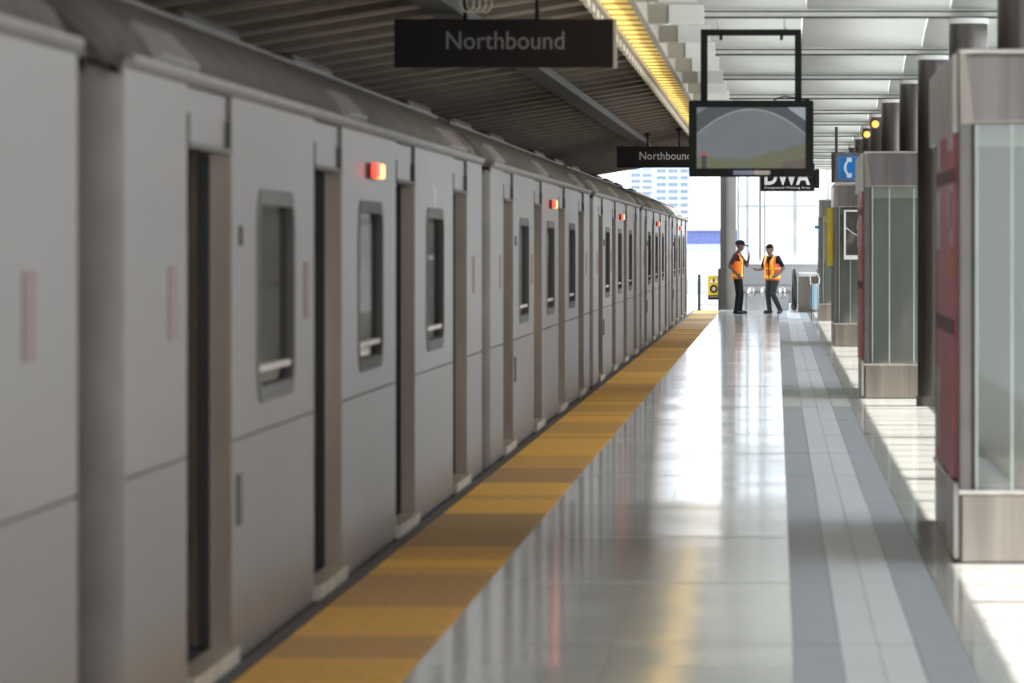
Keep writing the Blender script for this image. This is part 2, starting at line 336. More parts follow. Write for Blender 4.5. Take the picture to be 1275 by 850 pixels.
# ------------------------------------------------------------------ setting: white skylight roof over the platform
CZ = [37.9, 46.3, 55.3, 63.5, 71.8, 80.0, 87.4, 96.4, 104.6, 112.8, 121.0, 129.2, 137.4]
BZ = [-3.4, 4.9, 13.2, 21.4, 29.6]+CZ
sk = MB().box(-1.1, -1.02, -20, 137.5, 3.66, 3.76).build('ceiling', 'white_paint', fix=False); tag(sk, 'white translucent vaulted skylight roof over the platform', kind='structure')
for y in BZ:
    bmn = box('roof_beam', 'white_paint', sk, -1.05, 2.6, y-0.06, y+0.06, 3.55, 3.64)
    box('edge_strip', 'shadow_dark', bmn, -1.05, 2.6, y-0.068, y-0.06, 3.544, 3.560)  # dark strips paint the shadow lines of the beam flanges
    box('edge_strip', 'shadow_dark', bmn, -1.05, 2.6, y-0.068, y-0.06, 3.598, 3.608)
for i in range(len(BZ)-1):
    a, b = BZ[i]+0.05, BZ[i+1]-0.05
    for x0, x1 in ((-1.05,0.25),(0.26,1.47),(1.48,2.6)):
        N = 10; vs = []; fs = []
        for j in range(N+1):
            t = j/N; y = a+(b-a)*t; z = 3.625+0.26*math.sin(PI*t)**0.8
            vs += [(x0,y,z),(x1,y,z)]
        for j in range(N): fs.append((2*j, 2*j+1, 2*j+3, 2*j+2))
        o = MB().add(vs, fs).build('skylight_panel' if BZ[i] > 29 else 'shading_panel', 'skylight' if BZ[i] > 29 else 'cream_paint', sk, smooth=True, fix=False)  # unseen near bays are made opaque to darken the near train
        sm = o.modifiers.new('s', 'SOLIDIFY'); sm.thickness = 0.02; sm.offset = 1
yy = 41.2; 
while yy < 117:
    q = box('bracket_beam', 'beige_paint', sk, -1.06, -0.89, yy, yy+0.25, 3.47, 3.62)
    box('bracket_lit_end', 'white_paint', q, -0.888, -0.60, yy-0.02, yy+0.27, 3.47, 3.62)  # light falling on the beam's end is painted as a white segment
    yy += 4.15

# ------------------------------------------------------------------ setting: glazed wall on the right
wr = box('wall_right', 'wall_grey', None, 2.6, 2.75, 8, 139, -0.02, 0.55); tag(wr, 'glazed wall behind the pylons with a low grey upstand', kind='structure')
box('fascia', 'cream_paint', wr, 2.58, 2.72, 8, 139, 3.45, 4.7)
mm1 = mm2 = None
i = 0; y = 10.0
while y < 138.5:
    wide = (i % 4 == 0); wdt = 0.16 if wide else 0.06
    src = mm2 if wide else mm1
    if src is None:
        o = MB().box(2.62, 2.72, -wdt/2, wdt/2, 0.55, 3.45).build('mullion', 'mullion_grey', wr, fix=False)
        if wide: mm2 = o.data
        else: mm1 = o.data
    else:
        o = bpy.data.objects.new('mullion', src); COL.objects.link(o); o.parent = wr
    o.location = (0, y, 0); y += 1.23; i += 1
box('transom', 'mullion_grey', wr, 2.62, 2.72, 8, 139, 2.0, 2.06)
pmesh = None; y = 10.0
while y < 133:
    if pmesh is None:
        o = MB().box(2.665, 2.675, 0.09, 4.83, 0.56, 3.44).build('pane', 'side_glass', wr, fix=False); pmesh = o.data
    else:
        o = bpy.data.objects.new('pane', pmesh); COL.objects.link(o); o.parent = wr
    o.location = (0, y, 0); y += 4.92

# ------------------------------------------------------------------ setting: end wall and window
ew = box('wall_end', 'wall_grey', None, -0.95, 2.58, 138.0, 138.2, -0.01, 1.15); tag(ew, 'low grey wall closing the platform end below the window', kind='structure')
box('wall_panel_seam', 'mullion_dark', ew, -0.95, 2.58, 137.99, 138.0, 0.62, 0.635)
wn = box('window_1', 'white_paint', None, -0.95, 2.58, 137.95, 138.25, 1.15, 1.24); tag(wn, 'tall bright window of large panes at the platform end', kind='structure')
xs = [-0.95, -0.40, 0.48, 1.32, 2.58]
for a, b in zip(xs[:-1], xs[1:]):
    for z0, z1 in ((1.24, 2.60), (2.65, 3.95)):
        box('pane', 'milky_glass', wn, a+0.02, b-0.02, 138.09, 138.10, z0, z1)
for x, m, hw in ((-0.95,'mullion_grey',0.03),(-0.40,'mullion_dark',0.022),(-0.28,'mullion_grey',0.03),(-0.72,'mullion_grey',0.03),(0.48,'mullion_grey',0.05),(1.32,'mullion_grey',0.04)):
    box('mullion', m, wn, x-hw, x+hw, 138.05, 138.15, 1.24, 3.95)
box('transom', 'mullion_grey', wn, -0.95, 2.58, 138.04, 138.16, 2.60, 2.65)
box('window_head', 'white_paint', wn, -1.1, 2.58, 137.95, 138.25, 3.95, 4.7)

# ------------------------------------------------------------------ train
L = 21.9; XS = -2.12; WD = 3.1
DOORS = [(2.05,3.65),(7.45,9.05),(12.85,14.45),(18.25,19.85)]
def make_car():
    root = empty('subway_car', (XS, 0, 0))
    segs = [(0.14, 2.05)]+[(DOORS[i][1], DOORS[i+1][0]) for i in range(3)]+[(19.85, L-0.14)]
    for si, (a, b) in enumerate(segs):
        holes = []
        if 1 <= si <= 3:
            c = (a+b)/2; holes = [rrect(c-0.85, c+0.85, 1.0, 1.83, 0.16)]
        sp = MB().prism(rect(a+0.005, b-0.005, 0.865, 2.2), holes, -0.075, 0.0).build('side_panel', 'train_metal', root)
        MB().prism(rect(a+0.005, b-0.005, -0.10, 0.855), [], -0.075, 0.0).build('lower_panel', 'train_lower', root)
        box('seam_strip', 'window_frame', root, -0.07, -0.012, a, b, 0.854, 0.866)
        if holes:
            fr = MB().prism(rrect(c-0.87, c+0.87, 0.975, 1.855, 0.18), [rrect(c-0.80, c+0.80, 1.04, 1.79, 0.12)], -0.03, 0.006).build('window_frame', 'window_frame', root)
            MB().prism(rrect(c-0.81, c+0.81, 1.03, 1.80, 0.12), [], -0.034, -0.026).build('pane', 'train_glass', fr)
            box('vent_bar', 'sill_metal', fr, -0.024, -0.006, c-0.79, c+0.79, 1.10, 1.125)
    for a, b in DOORS:
        hd = box('door_header', 'train_metal', root, -0.075, -0.02, a, b, 1.98, 2.2)
        box('drip_rail', 'window_frame', hd, -0.02, 0.008, a+0.02, b-0.02, 1.975, 1.995)
        for yb in (a+0.03, b-0.06):
            box('header_groove', 'window_frame', hd, -0.019, 0.004, yb, yb+0.035, 1.99, 2.10)
        box('sill_plate', 'sill_metal', root, -0.075, 0.03, a-0.03, b+0.03, -0.01, 0.06)
        box('lower_panel', 'train_lower', root, -0.075, 0, a, b, -0.10, -0.012)
        for s_, (e, d) in enumerate(((a, 1), (b, -1))):
            y0, y1 = sorted((e-0.1*d, e+0.004*d))
            box('door_jamb', 'jamb_metal', root, -0.16, -0.001, min(e, e+0.006*d), max(e, e+0.006*d), 0.06, 1.98)
            ext = 0.20 if d == 1 else 0.05
            ya, yb = sorted((e-0.55*d, e+ext*d))
            lf = box('door_leaf', 'train_metal', root, -0.115, -0.078, ya, yb, 0.065, 1.97)
            ye = e+ext*d
            box('edge_seal', 'rubber_black', lf, -0.118, -0.076, min(ye, ye+0.03*d), max(ye, ye+0.03*d), 0.065, 1.97)
            if d == 1:
                for zc in (1.77, 1.45, 0.85, 0.5, 0.2):
                    box('reflective_tape', 'tape_yellow', lf, -0.078, -0.0765, ye-0.10, ye-0.01, zc-0.08, zc+0.08)
    # gutter and roof
    prof = [(0.0,2.2),(0.012,2.215),(0.012,2.24),(-0.03,2.26),(-0.07,2.335),(-0.2,2.455),(-0.45,2.60),(-0.9,2.70),(-1.55,2.74),(-2.2,2.70),(-2.65,2.60),(-2.9,2.455),(-3.03,2.335),(-3.1,2.2)]
    n = len(prof); vs = []; fs = []
    ysn = [(0.0, 0.10), (0.06, 0.03), (0.16, 0.0), (L-0.16, 0.0), (L-0.06, 0.03), (L, 0.10)]
    for y, dz in ysn: vs += [(x*(1-dz*0.4)-dz*0.3*0.2, y, z-dz*(0.7 if 0 < i < n-1 else 0)) for i, (x, z) in enumerate(prof)]
    for j in range(len(ysn)-1):
        for i in range(n-1): fs.append((j*n+i, j*n+i+1, (j+1)*n+i+1, (j+1)*n+i))
    fs += [tuple(range(n)), tuple(range((len(ysn)-1)*n, len(ysn)*n))]
    rf = MB().add(vs, fs).build('roof', 'train_roof', root, smooth=True)
    for z in ((0.2, L-0.2),):
        MB().tube([(0.012, z[0], 2.235), (0.012, z[1], 2.235)], 0.018, 6).build('gutter', 'roof_light', rf)
    for (a, b) in ((1.3,2.7),(9.6,11.0),(18.2,20.2)):
        MB().add([(-0.03,a,2.26),(-0.03,b,2.26),(-0.13,b,2.38),(-0.13,a,2.38),(-0.01,a+.1,2.29),(-0.01,b-.1,2.29),(-0.12,b-.1,2.405),(-0.12,a+.1,2.405)],
                 [(0,1,2,3),(4,5,6,7),(0,1,5,4),(1,2,6,5),(2,3,7,6),(3,0,4,7)]).build('roof_vent', 'roof_light', rf)
    for k in range(3):
        MB().box(-2.3,-0.8,3.2+k*6.2,6.0+k*6.2,2.66,2.80).build('air_unit', 'train_roof', rf, bevel=0.05, fix=False)
    for k in range(6):
        x = -0.32-0.13*k; zz = 2.54+0.055*k-0.006*k*k
        MB().tube([(x,0.3,zz),(x,L-0.3,zz)], 0.014, 5).build('roof_rib', 'train_roof', rf)
    # ends
    for e, d in ((0, 1), (L, -1)):
        pts = []
        for k in range(6):
            t = math.radians(90*k/5); pts.append((-0.14+0.14*math.cos(t), e+d*(0.14-0.14*math.sin(t))))
        pts += [(-0.3, e), (-0.3, e+d*0.14)]
        MB().prism(pts, [], -0.10, 2.2, 'z').build('corner_post', 'train_end', root, smooth=True)
        box('end_wall', 'train_end', root, -2.8, -0.14, min(e+0.01*d, e+0.09*d), max(e+0.01*d, e+0.09*d), -0.10, 2.2)
        MB().prism(rrect(-2.05,-1.05,0.06,1.98,0.1), [], min(e-0.02*d, e), max(e-0.02*d, e), 'y').build('end_door', 'stainless_dark', root)
        box('end_post', 'train_end', root, -0.34, -0.26, min(e-0.05*d, e), max(e-0.05*d, e), 0.0, 2.15)
    bar = box('between_car_barrier', 'rubber_black', root, -0.40, -0.10, L+0.05, L+0.62, -0.10, 0.98)
    box('far_side', 'train_end', root, -WD, -WD+0.07, 0.14, L-0.14, -0.10, 2.2)
    for a, b in ((-WD+0.0,-WD+0.3),):
        for e, d in ((0,1),(L,-1)): box('corner_post', 'train_metal', root, a, b, min(e+.01*d, e+.14*d), max(e+.01*d, e+.14*d), -0.10, 2.2)
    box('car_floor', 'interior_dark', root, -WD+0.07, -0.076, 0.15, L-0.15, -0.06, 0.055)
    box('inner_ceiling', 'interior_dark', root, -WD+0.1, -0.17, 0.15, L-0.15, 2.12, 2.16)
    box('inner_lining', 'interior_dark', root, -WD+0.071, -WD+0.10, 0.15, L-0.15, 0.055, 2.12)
    for a, b in ((3.75,7.35),(9.15,12.75),(14.55,18.15)):
        st = MB().box(-WD+0.1,-WD+0.55,a,b,0.40,0.48).box(-WD+0.1,-WD+0.18,a,b,0.48,0.95).build('bench_seat', 'dark_red', root, fix=False)
        MB().box(-0.60,-0.17,a+0.6,b-0.6,0.40,0.48).build('bench_seat', 'dark_red', root, fix=False)
    for y in (2.85, 8.25, 13.65, 19.05):
        MB().tube([(-1.55,y,0.055),(-1.55,y,2.12)], 0.018, 8).build('grab_pole', 'stainless', root)
    uc = MB().box(-WD+0.3,-0.35,1.0,L-1.0,-0.55,-0.11).build('underframe', 'rubber_black', root, fix=False)
    for y in (3.2, 5.4, L-5.4, L-3.2):
        wh = MB()
        for x in (-0.85, -2.25): wh.cyl((x-0.06,y,-0.83),(x+0.06,y,-0.83),0.40,n=20)
        wh.cyl((-0.85,y,-0.83),(-2.25,y,-0.83),0.08,n=10).build('wheelset', 'steel_dark', root)
    lm = box('lamp_housing', 'window_frame', root, 0.0, 0.03, 10.64, 11.16, 1.97, 2.05)
    MB().prism(rrect(10.66,10.89,1.975,2.045,0.03), [], 0.03, 0.06).build('red_lens', 'lamp_red', lm)
    MB().prism(rrect(10.91,11.14,1.975,2.045,0.03), [], 0.03, 0.06).build('amber_lens', 'lamp_amber', lm)
    for y in (1.45, 6.9, 20.55):
        MB().prism(rrect(y,y+0.26,1.29,1.55,0.02), [], 0.001, 0.004).build('sticker', 'sticker_pink', root)
    MB().box(0.0,0.012,3.95,4.0,1.62,1.70).build('door_button', 'window_frame', root, fix=False)
    MB().box(0.0,0.010,3.86,4.0,0.52,0.72).build('access_hatch', 'window_frame', root, fix=False)
    return root
def copy_tree(o, parent=None):
    c = o.copy(); COL.objects.link(c); c.parent = parent
    for ch in list(o.children): copy_tree(ch, c)
    return c
car0 = make_car()
CARL = ['silver subway car cut off by the left picture edge, nearest of the train', 'silver subway car with wide open doors and big windows, second of the train',
        'silver subway car third along the train, below the far hanging direction sign', 'silver subway car fourth along the train with its roof reaching daylight',
        'silver subway car second to last of the train, roof in daylight', 'small distant subway car at the far end of the train']
for i in range(6):
    c = car0 if i == 0 else copy_tree(car0)
    c.location = (XS, 17.62+22.8*(i-1), 0); tag(c, CARL[i], 'subway car', 'cars of the silver train')

# ------------------------------------------------------------------ hanging signs, monitor
def north_sign(y, label, tm_, xl=-2.65):
    r = empty('hanging_sign', (xl+0.77, y, 2.86))
    box('sign_box', 'sign_black', r, -0.77, 0.75, -0.06, 0.06, 0, 0.335, bevel=0.006)
    box('end_cap', 'beige_paint', r, 0.75, 0.772, -0.062, 0.062, -0.003, 0.338)
    text('lettering', 'Northbound', tm_, r, (0.0, -0.0615, 0.125), width=0.82, height=0.125, depth=0.002)
    for x in (-0.28, 0.22):
        top = HC(xl+0.77+x)-2.86
        MB().tube([(x,0,0.335),(x,0,top)], 0.016, 8).build('hanger_rod', 'sign_black', r)
        MB().cyl((x,0,top-0.05),(x,0,top-0.005),0.05,n=12).build('ceiling_plate', 'sign_black', r)
    return tag(r, label, 'sign', 'northbound direction signs')
north_sign(38.0, 'large black hanging sign reading Northbound in faded letters, nearest to us', 'sign_text_worn')
north_sign(86.6, 'small black hanging sign reading Northbound, partly hidden by the monitor', 'sign_text', xl=-2.52)
lp = MB()
for k in range(4):
    lp.tube([(0.045*math.cos(t)+k*0.04, 0.02*k, 0.07*math.sin(t)) for t in [2*PI*i/12 for i in range(12)]], 0.008, 6, closed=True)
cl = lp.build('cable_coil', 'beige_paint'); cl.location = (-2.12, 37.5, HC(-2.4)-0.06); tag(cl, 'small coil of cable on the canopy above the large sign', 'cable')

mo = empty('monitor', (-0.22, 48.7, 2.235))
MB().prism(rrect(-0.555,0.555,0,0.68,0.02), [rrect(-0.485,0.485,0.075,0.62,0.01)], -0.07, 0.10, 'y').build('bezel', 'monitor_black', mo)
box('back_shell', 'monitor_black', mo, -0.5, 0.5, 0.06, 0.22, 0.06, 0.64)
sm_ = bpy.data.materials.new('screen'); sm_.use_nodes = True; MATS['screen'] = sm_
def screen_nodes(m):
    nt = m.node_tree; b = nt.nodes['Principled BSDF']; b.inputs['Roughness'].default_value = 0.25; b.inputs['Base Color'].default_value = (0.02,0.02,0.02,1)
    N = nt.nodes.new; Lk = nt.links.new
    tc = N('ShaderNodeTexCoord'); sp = N('ShaderNodeSeparateXYZ'); Lk(tc.outputs['Object'], sp.inputs[0])
    def math_(op, a, b_=None, c_=None):
        k = N('ShaderNodeMath'); k.operation = op
        for i_, v in enumerate((a, b_, c_)):
            if v is None: continue
            if isinstance(v, (int, float)): k.inputs[i_].default_value = v
            else: Lk(v, k.inputs[i_])
        return k.outputs[0]
    def mix(f, a, b_):
        k = N('ShaderNodeMix'); k.data_type = 'RGBA'; Lk(f, k.inputs[0])
        for i_, v in ((6, a), (7, b_)):
            if isinstance(v, tuple): k.inputs[i_].default_value = v+(1,)
            else: Lk(v, k.inputs[i_])
        return k.outputs[2]
    X, Z = sp.outputs['X'], sp.outputs['Z']
    nz = N('ShaderNodeTexNoise'); nz.inputs['Scale'].default_value = 5; Lk(tc.outputs['Object'], nz.inputs['Vector'])
    base = mix(nz.outputs[0], (0.11,0.13,0.15), (0.17,0.18,0.20))
    # dome outline: z > 0.60 - 0.6*x^2 -0.6*x^4 is the dark corners
    x2 = math_('MULTIPLY', X, X)
    arch = math_('SUBTRACT', 0.60, math_('MULTIPLY', x2, 0.95))
    d = math_('SUBTRACT', Z, arch)
    outside = math_('GREATER_THAN', d, 0.0)
    c = mix(outside, base, (0.055,0.065,0.07))
    line = math_('LESS_THAN', math_('ABSOLUTE', d), 0.007)
    c = mix(line, c, (0.27,0.29,0.29))
    # green lower part rising to the right
    gl = math_('ADD', math_('ADD', 0.185, math_('MULTIPLY', math_('MAXIMUM', X, 0.0), 0.30)), math_('MULTIPLY', math_('SUBTRACT', nz.outputs[0], 0.5), 0.08))
    green = math_('SMOOTH_MIN', 1.0, math_('MAXIMUM', math_('MULTIPLY', math_('SUBTRACT', gl, Z), 25), 0.0), 0.1)
    c = mix(green, c, (0.125,0.13,0.07))
    rr = math_('MULTIPLY', math_('GREATER_THAN', X, 0.27), math_('LESS_THAN', Z, math_('ADD', 0.06, math_('MULTIPLY', X, 0.22))))
    c = mix(rr, c, (0.12,0.085,0.075))
    tri = math_('MULTIPLY', math_('GREATER_THAN', X, 0.33), math_('GREATER_THAN', Z, math_('ADD', 0.50, math_('MULTIPLY', math_('SUBTRACT', 0.485, X), 0.7))))
    c = mix(tri, c, (0.30,0.34,0.38))
    tl = math_('MULTIPLY', math_('LESS_THAN', X, -0.31), math_('GREATER_THAN', Z, math_('SUBTRACT', 0.86, math_('MULTIPLY', X, -0.62))))
    c = mix(tl, c, (0.14,0.17,0.18))
    fig = math_('MULTIPLY', math_('LESS_THAN', math_('ABSOLUTE', math_('ADD', X, 0.42)), 0.022), math_('LESS_THAN', Z, 0.19))
    c = mix(fig, c, (0.03,0.035,0.035))
    fig2 = math_('MULTIPLY', math_('LESS_THAN', math_('ABSOLUTE', math_('ADD', X, 0.42)), 0.03), math_('LESS_THAN', math_('ABSOLUTE', math_('SUBTRACT', Z, 0.205)), 0.015))
    c = mix(fig2, c, (0.35,0.08,0.07))
    Lk(c, b.inputs['Emission Color']); b.inputs['Emission Strength'].default_value = 0.34
screen_nodes(sm_)
box('screen', 'screen', mo, -0.486, 0.486, -0.045, -0.03, 0.074, 0.621)
MB().prism(rrect(-0.16,0.02,0.018,0.056,0.012), [], -0.074, -0.07, 'y').build('label_plate', 'label_blue', mo)
MB().prism(rrect(0.022,0.17,0.018,0.056,0.012), [], -0.074, -0.07, 'y').build('label_plate', 'label_pink', mo)
for x in (-0.42, 0.42): box('hanger_post', 'monitor_black', mo, x-0.03, x+0.03, 0.0, 0.06, 0.66, 1.31)
box('hanger_bar', 'monitor_black', mo, -0.45, 0.45, -0.01, 0.07, 1.26, 1.315)
for x in (-0.3, 0.3): MB().tube([(x,0.03,1.31),(x,0.03,1.60)], 0.012, 6).build('hanger_rod', 'white_paint', mo)
for x in (-0.27, 0.27): box('bar_lug', 'monitor_black', mo, x-0.014, x+0.014, 0.0, 0.06, 1.22, 1.262)
MB().tube([(0.2,0.1,0.69),(0.3,0.1,0.72),(0.42,0.1,0.70),(0.52,0.1,0.69)], 0.008, 6).build('cable', 'monitor_black', mo)
tag(mo, 'wide black monitor hung from the skylight in a square frame', 'monitor')

dw = empty('hanging_sign', (0.28, 110.0, 2.72))
box('sign_box', 'sign_black', dw, -0.59, 0.50, -0.06, 0.06, 0, 0.56, bevel=0.01)
box('end_cap', 'sign_black', dw, 0.50, 0.60, -0.07, 0.07, 0.06, 0.44, bevel=0.02)
text('lettering', 'DWA', 'white_print', dw, (-0.05, -0.063, 0.125), width=0.92, height=0.34, depth=0.003, bold=0.035)
text('small_lettering', 'Designated Waiting Area', 'white_print', dw, (-0.05, -0.063, 0.04), width=0.92, height=0.055, depth=0.002)
for x in (-0.4, 0.35): MB().tube([(x,0,0.55),(x,0,1.14)], 0.018, 8).build('hanger_rod', 'sign_black', dw)
tag(dw, 'black hanging sign with bold white DWA below the monitor', 'sign')

# ------------------------------------------------------------------ pylons
PX0, PX1, PD = 0.94, 1.75, 4.4
def pylon(y, label, feat):
    r = empty('glass_pylon', (0, y, 0)); W1 = PX1
    ba = box('base', 'stainless_warm', r, PX0, W1, 0, PD, 0, 0.355, bevel=0.012)
    box('ledge', 'stainless', ba, PX0-0.012, W1+0.012, -0.03, PD+0.01, 0.355, 0.378, bevel=0.004)
    cp = box('cap', 'stainless_dark', r, PX0-0.005, W1+0.005, -0.035, PD, 2.24, 2.60, bevel=0.02)
    box('cap_lip', 'stainless', cp, PX0-0.01, W1+0.01, -0.045, PD+0.01, 2.60, 2.622, bevel=0.006)
    MB().add([(PX0+0.0,-0.036,2.24),(PX0+0.07,-0.036,2.24),(PX0+0.03,-0.036,2.60),(PX0-0.005,-0.036,2.60),
              (PX0+0.0,-0.041,2.24),(PX0+0.07,-0.041,2.24),(PX0+0.03,-0.041,2.60),(PX0-0.005,-0.041,2.60)],
             [(0,1,2,3),(4,5,6,7),(0,1,5,4),(1,2,6,5),(2,3,7,6),(3,0,4,7)]).build('mitre_plate', 'stainless_warm', cp)
    for x in (PX0, W1-0.06):
        for yy_ in (0.0, PD-0.06): box('corner_post', 'post_metal', r, x, x+0.055, yy_, yy_+0.06, 0.378, 2.24)
    box('inner_frame', 'steel_dark', r, PX0+0.058, PX0+0.075, 0.0, 0.05, 0.378, 2.24)
    mus = [PX0+0.085, 1.205, 1.465, W1-0.07]
    for a, b in zip(mus[:-1], mus[1:]):
        box('pane', 'clear_glass', r, a+0.006, b-0.006, 0.010, 0.020, 0.378, 2.24)
    for x in mus: box('glass_edge', 'glass_edge', r, x-0.005, x+0.005, 0.002, 0.028, 0.378, 2.24)
    box('back_panel', 'back_panel', r, PX0+0.08, W1-0.06, 0.22, 0.26, 0.378, 2.13)
    box('back_panel_top', 'back_panel_light', r, PX0+0.08, W1-0.06, 0.20, 0.26, 2.13, 2.24)
    box('core', 'back_panel', r, PX0+0.03, W1-0.05, 0.262, PD-0.07, 0.378, 2.24)
    # long side facing the train
    k = 3; wl_ = (PD-0.12-0.25)/k
    for q in range(k):
        a = 0.25+q*wl_
        box('side_panel', 'stainless_dark', r, PX0+0.004, PX0+0.028, a+0.02, a+wl_-0.02, 0.378, 2.24)
        box('side_mullion', 'post_metal', r, PX0-0.004, PX0+0.03, a-0.02, a+0.02, 0.378, 2.24)
    if 'white_caps' in feat:
        for a, b in ((0.1, 1.5), (1.7, 4.3)):
            box('cap_side_glare', 'panel_white', cp, PX0-0.035, PX0-0.006, a, b, 2.20, 2.60, bevel=0.006)  # bright reflection on the cap's side, put into a white colour
        box('base_side_panel', 'panel_white', ba, PX0-0.03, PX0-0.001, 0.05, 1.3, 0.02, 0.40, bevel=0.006)
    if 'red' in feat:
        rp = box('display_panel', 'red_print', r, PX0-0.025, PX0-0.001, 0.35, 3.1, 0.42, 2.20, label='red display panel on the side')
        box('clamp_band', 'dark_red', rp, PX0-0.03, PX0-0.024, 0.3, 3.15, 1.95, 2.02); box('clamp_band', 'dark_red', rp, PX0-0.03, PX0-0.024, 0.3, 3.15, 1.16, 1.24)
        for a, b, z0, z1 in ((2.55,3.1,1.6,1.92),(0.36,0.8,1.72,1.94),(2.5,3.1,2.04,2.2),(0.36,1.2,2.12,2.2),(2.6,3.1,0.5,0.95),(0.40,0.62,1.62,1.9)):
            box('white_sticker', 'panel_white', rp, PX0-0.029, PX0-0.0255, a, b, z0, z1)
        box('orange_sticker', 'orange_print', rp, PX0-0.031, PX0-0.0255, 0.38, 0.85, 1.46, 1.60)
    if 'yellow' in feat:
        box('yellow_board', 'yellow_print', r, PX0-0.11, PX0-0.01, 0.1, 0.5, 1.30, 2.23, label='yellow notice board on the side')
        box('white_board', 'panel_white', r, PX0-0.13, PX0-0.01, 0.8, 2.2, 1.32, 1.95)
    if 'poster' in feat:
        pf = MB().prism(rect(PX0+0.16,PX0+0.56,1.40,2.20), [rect(PX0+0.19,PX0+0.53,1.47,2.17)], -0.025, 0.0, 'y').build('poster_frame', 'panel_white', r)
        ps = box('poster_print', 'back_panel_light', pf, PX0+0.19, PX0+0.53, -0.008, -0.004, 1.47, 2.17)
        m = bpy.data.materials.new('poster'); m.use_nodes = True; nt = m.node_tree; b = nt.nodes['Principled BSDF']; b.inputs['Roughness'].default_value = 0.4
        tc = nt.nodes.new('ShaderNodeTexCoord'); vo = nt.nodes.new('ShaderNodeTexVoronoi'); vo.inputs['Scale'].default_value = 6.5
        cr = nt.nodes.new('ShaderNodeValToRGB'); cr.color_ramp.elements[0].color = (0.03,0.028,0.022,1); cr.color_ramp.elements[1].color = (0.16,0.13,0.10,1)
        e = cr.color_ramp.elements.new(0.8); e.color = (0.06,0.06,0.05,1)
        nt.links.new(tc.outputs['Object'], vo.inputs['Vector']); nt.links.new(vo.outputs['Distance'], cr.inputs[0]); nt.links.new(cr.outputs[0], b.inputs['Base Color'])
        ps.data.materials[0] = m
        MB().tube([(PX0+0.19,-0.010,1.92),(PX0+0.30,-0.010,1.83),(PX0+0.38,-0.010,1.79),(PX0+0.53,-0.010,1.82)], 0.008, 5).build('printed_stripe', 'panel_white', pf)
        MB().prism([(PX0+0.36,1.90),(PX0+0.44,1.88),(PX0+0.51,1.93),(PX0+0.46,1.99),(PX0+0.37,1.97)], [], -0.012, -0.009, 'y').build('printed_patch', 'yellow_print', pf)
    if 'flag' in feat:
        box('flag_bracket', 'post_metal', r, PX0-0.02, PX0+0.01, 0.05, 0.10, 2.00, 2.05); box('flag_sign', 'blue_print', r, PX0-0.10, PX0-0.02, 0.05, 0.09, 1.99, 2.06)
    return tag(r, label, 'pylon', 'stainless glass pylons')
pylon(27.85, 'large stainless glass pylon at the right picture edge with red side panel', ('white_caps','red'))
pylon(57.9, 'stainless glass pylon with plain grey front, second from the right edge', ('white_caps','red'))
pylon(88.2, 'stainless pylon carrying the blue telephone sign and a framed poster', ('yellow','poster'))
pylon(118.0, 'small distant stainless pylon nearest the end window', ('flag',))

ph = empty('telephone_sign', (PX0+0.19, 88.35, 2.624))
box('sign_box', 'stainless_dark', ph, -0.17, 0.25, -0.07, 0.07, 0, 0.50, bevel=0.008)
box('base_plate', 'panel_white', ph, -0.18, 0.26, -0.09, 0.09, 0, 0.022)
box('side_housing', 'steel_dark', ph, -0.23, -0.172, -0.05, 0.3, 0.02, 0.50)
fp = MB().prism(rrect(-0.125,0.21,0.06,0.455,0.03), [], -0.082, -0.07, 'y').build('blue_face', 'blue_print', ph)
MB().prism(rrect(-0.115,0.20,0.07,0.445,0.025), [rrect(-0.105,0.19,0.08,0.435,0.02)], -0.085, -0.082, 'y').build('border_line', 'label_blue', fp)
hs = []
for i in range(13):
    t = math.radians(120+120*i/12); hs.append((0.105+0.135*math.cos(t), 0.26+0.145*math.sin(t)))
hin = [(0.105+0.095*math.cos(math.radians(240-120*i/12)), 0.26+0.115*math.sin(math.radians(240-120*i/12))) for i in range(13)]
MB().prism(hs+hin, [], -0.088, -0.082, 'y').build('handset_symbol', 'white_print', fp)
for c in (0.385, 0.135): MB().prism(rrect(0.015,0.10,c-0.035,c+0.035,0.015), [], -0.089, -0.082, 'y').build('handset_symbol', 'white_print', fp)
MB().tube([(-0.15,0.05,0.50),(-0.15,0.05,0.92)], 0.022, 8).build('hanger_rod', 'steel_dark', ph)
tag(ph, 'blue telephone sign with white handset standing on a pylon', 'sign')

# ------------------------------------------------------------------ columns and lamps
CL = ['thick dark metal column rising behind the large pylon at the right edge', 'dark metal column showing just left above the large pylon', 'full-height dark metal column between the two nearest pylons',
      'dark metal column top right above the second pylon', 'dark metal column top centred above the second pylon', 'dark metal column with the nearer orange lamp', 'dark metal column with the farther orange lamp',
      'small distant column top right of the telephone sign', 'small distant column just behind the telephone sign', 'most distant dark column behind the telephone sign']
for i, y in enumerate(CZ[:10]):
    xc = 1.60+(0.10 if i == 0 else 0.03 if i == 1 else 0) - (0.05 if i > 3 else 0)
    r = empty('column', (xc, y, 0))
    MB().cyl((0,0,0.0),(0,0,3.50),0.165,n=28).build('shaft', 'column_metal', r, smooth=True)
    MB().cyl((0,0,3.50),(0,0,3.546),0.175,n=28).build('collar', 'panel_white', r, smooth=True)
    MB().cyl((0,0,0.0),(0,0,0.10),0.18,n=28).build('foot_ring', 'stainless_dark', r, smooth=True)
    tag(r, CL[i], 'column', 'round dark columns')
for y, lab in ((80.0, 'glowing orange lamp on a column, the nearer of two'), (87.4, 'glowing orange lamp on a column, the farther of two')):
    r = empty('wall_lamp', (1.455, y-0.15, 3.40))
    MB().cyl((0,0.06,0),(0,0,0),0.085,n=18).build('housing', 'steel_dark', r, smooth=True)
    MB().ball((0,-0.01,0),(0.055,0.05,0.055),16,10).build('lens', 'lamp_orange', r, smooth=True)
    tag(r, lab, 'lamp', 'orange column lamps')

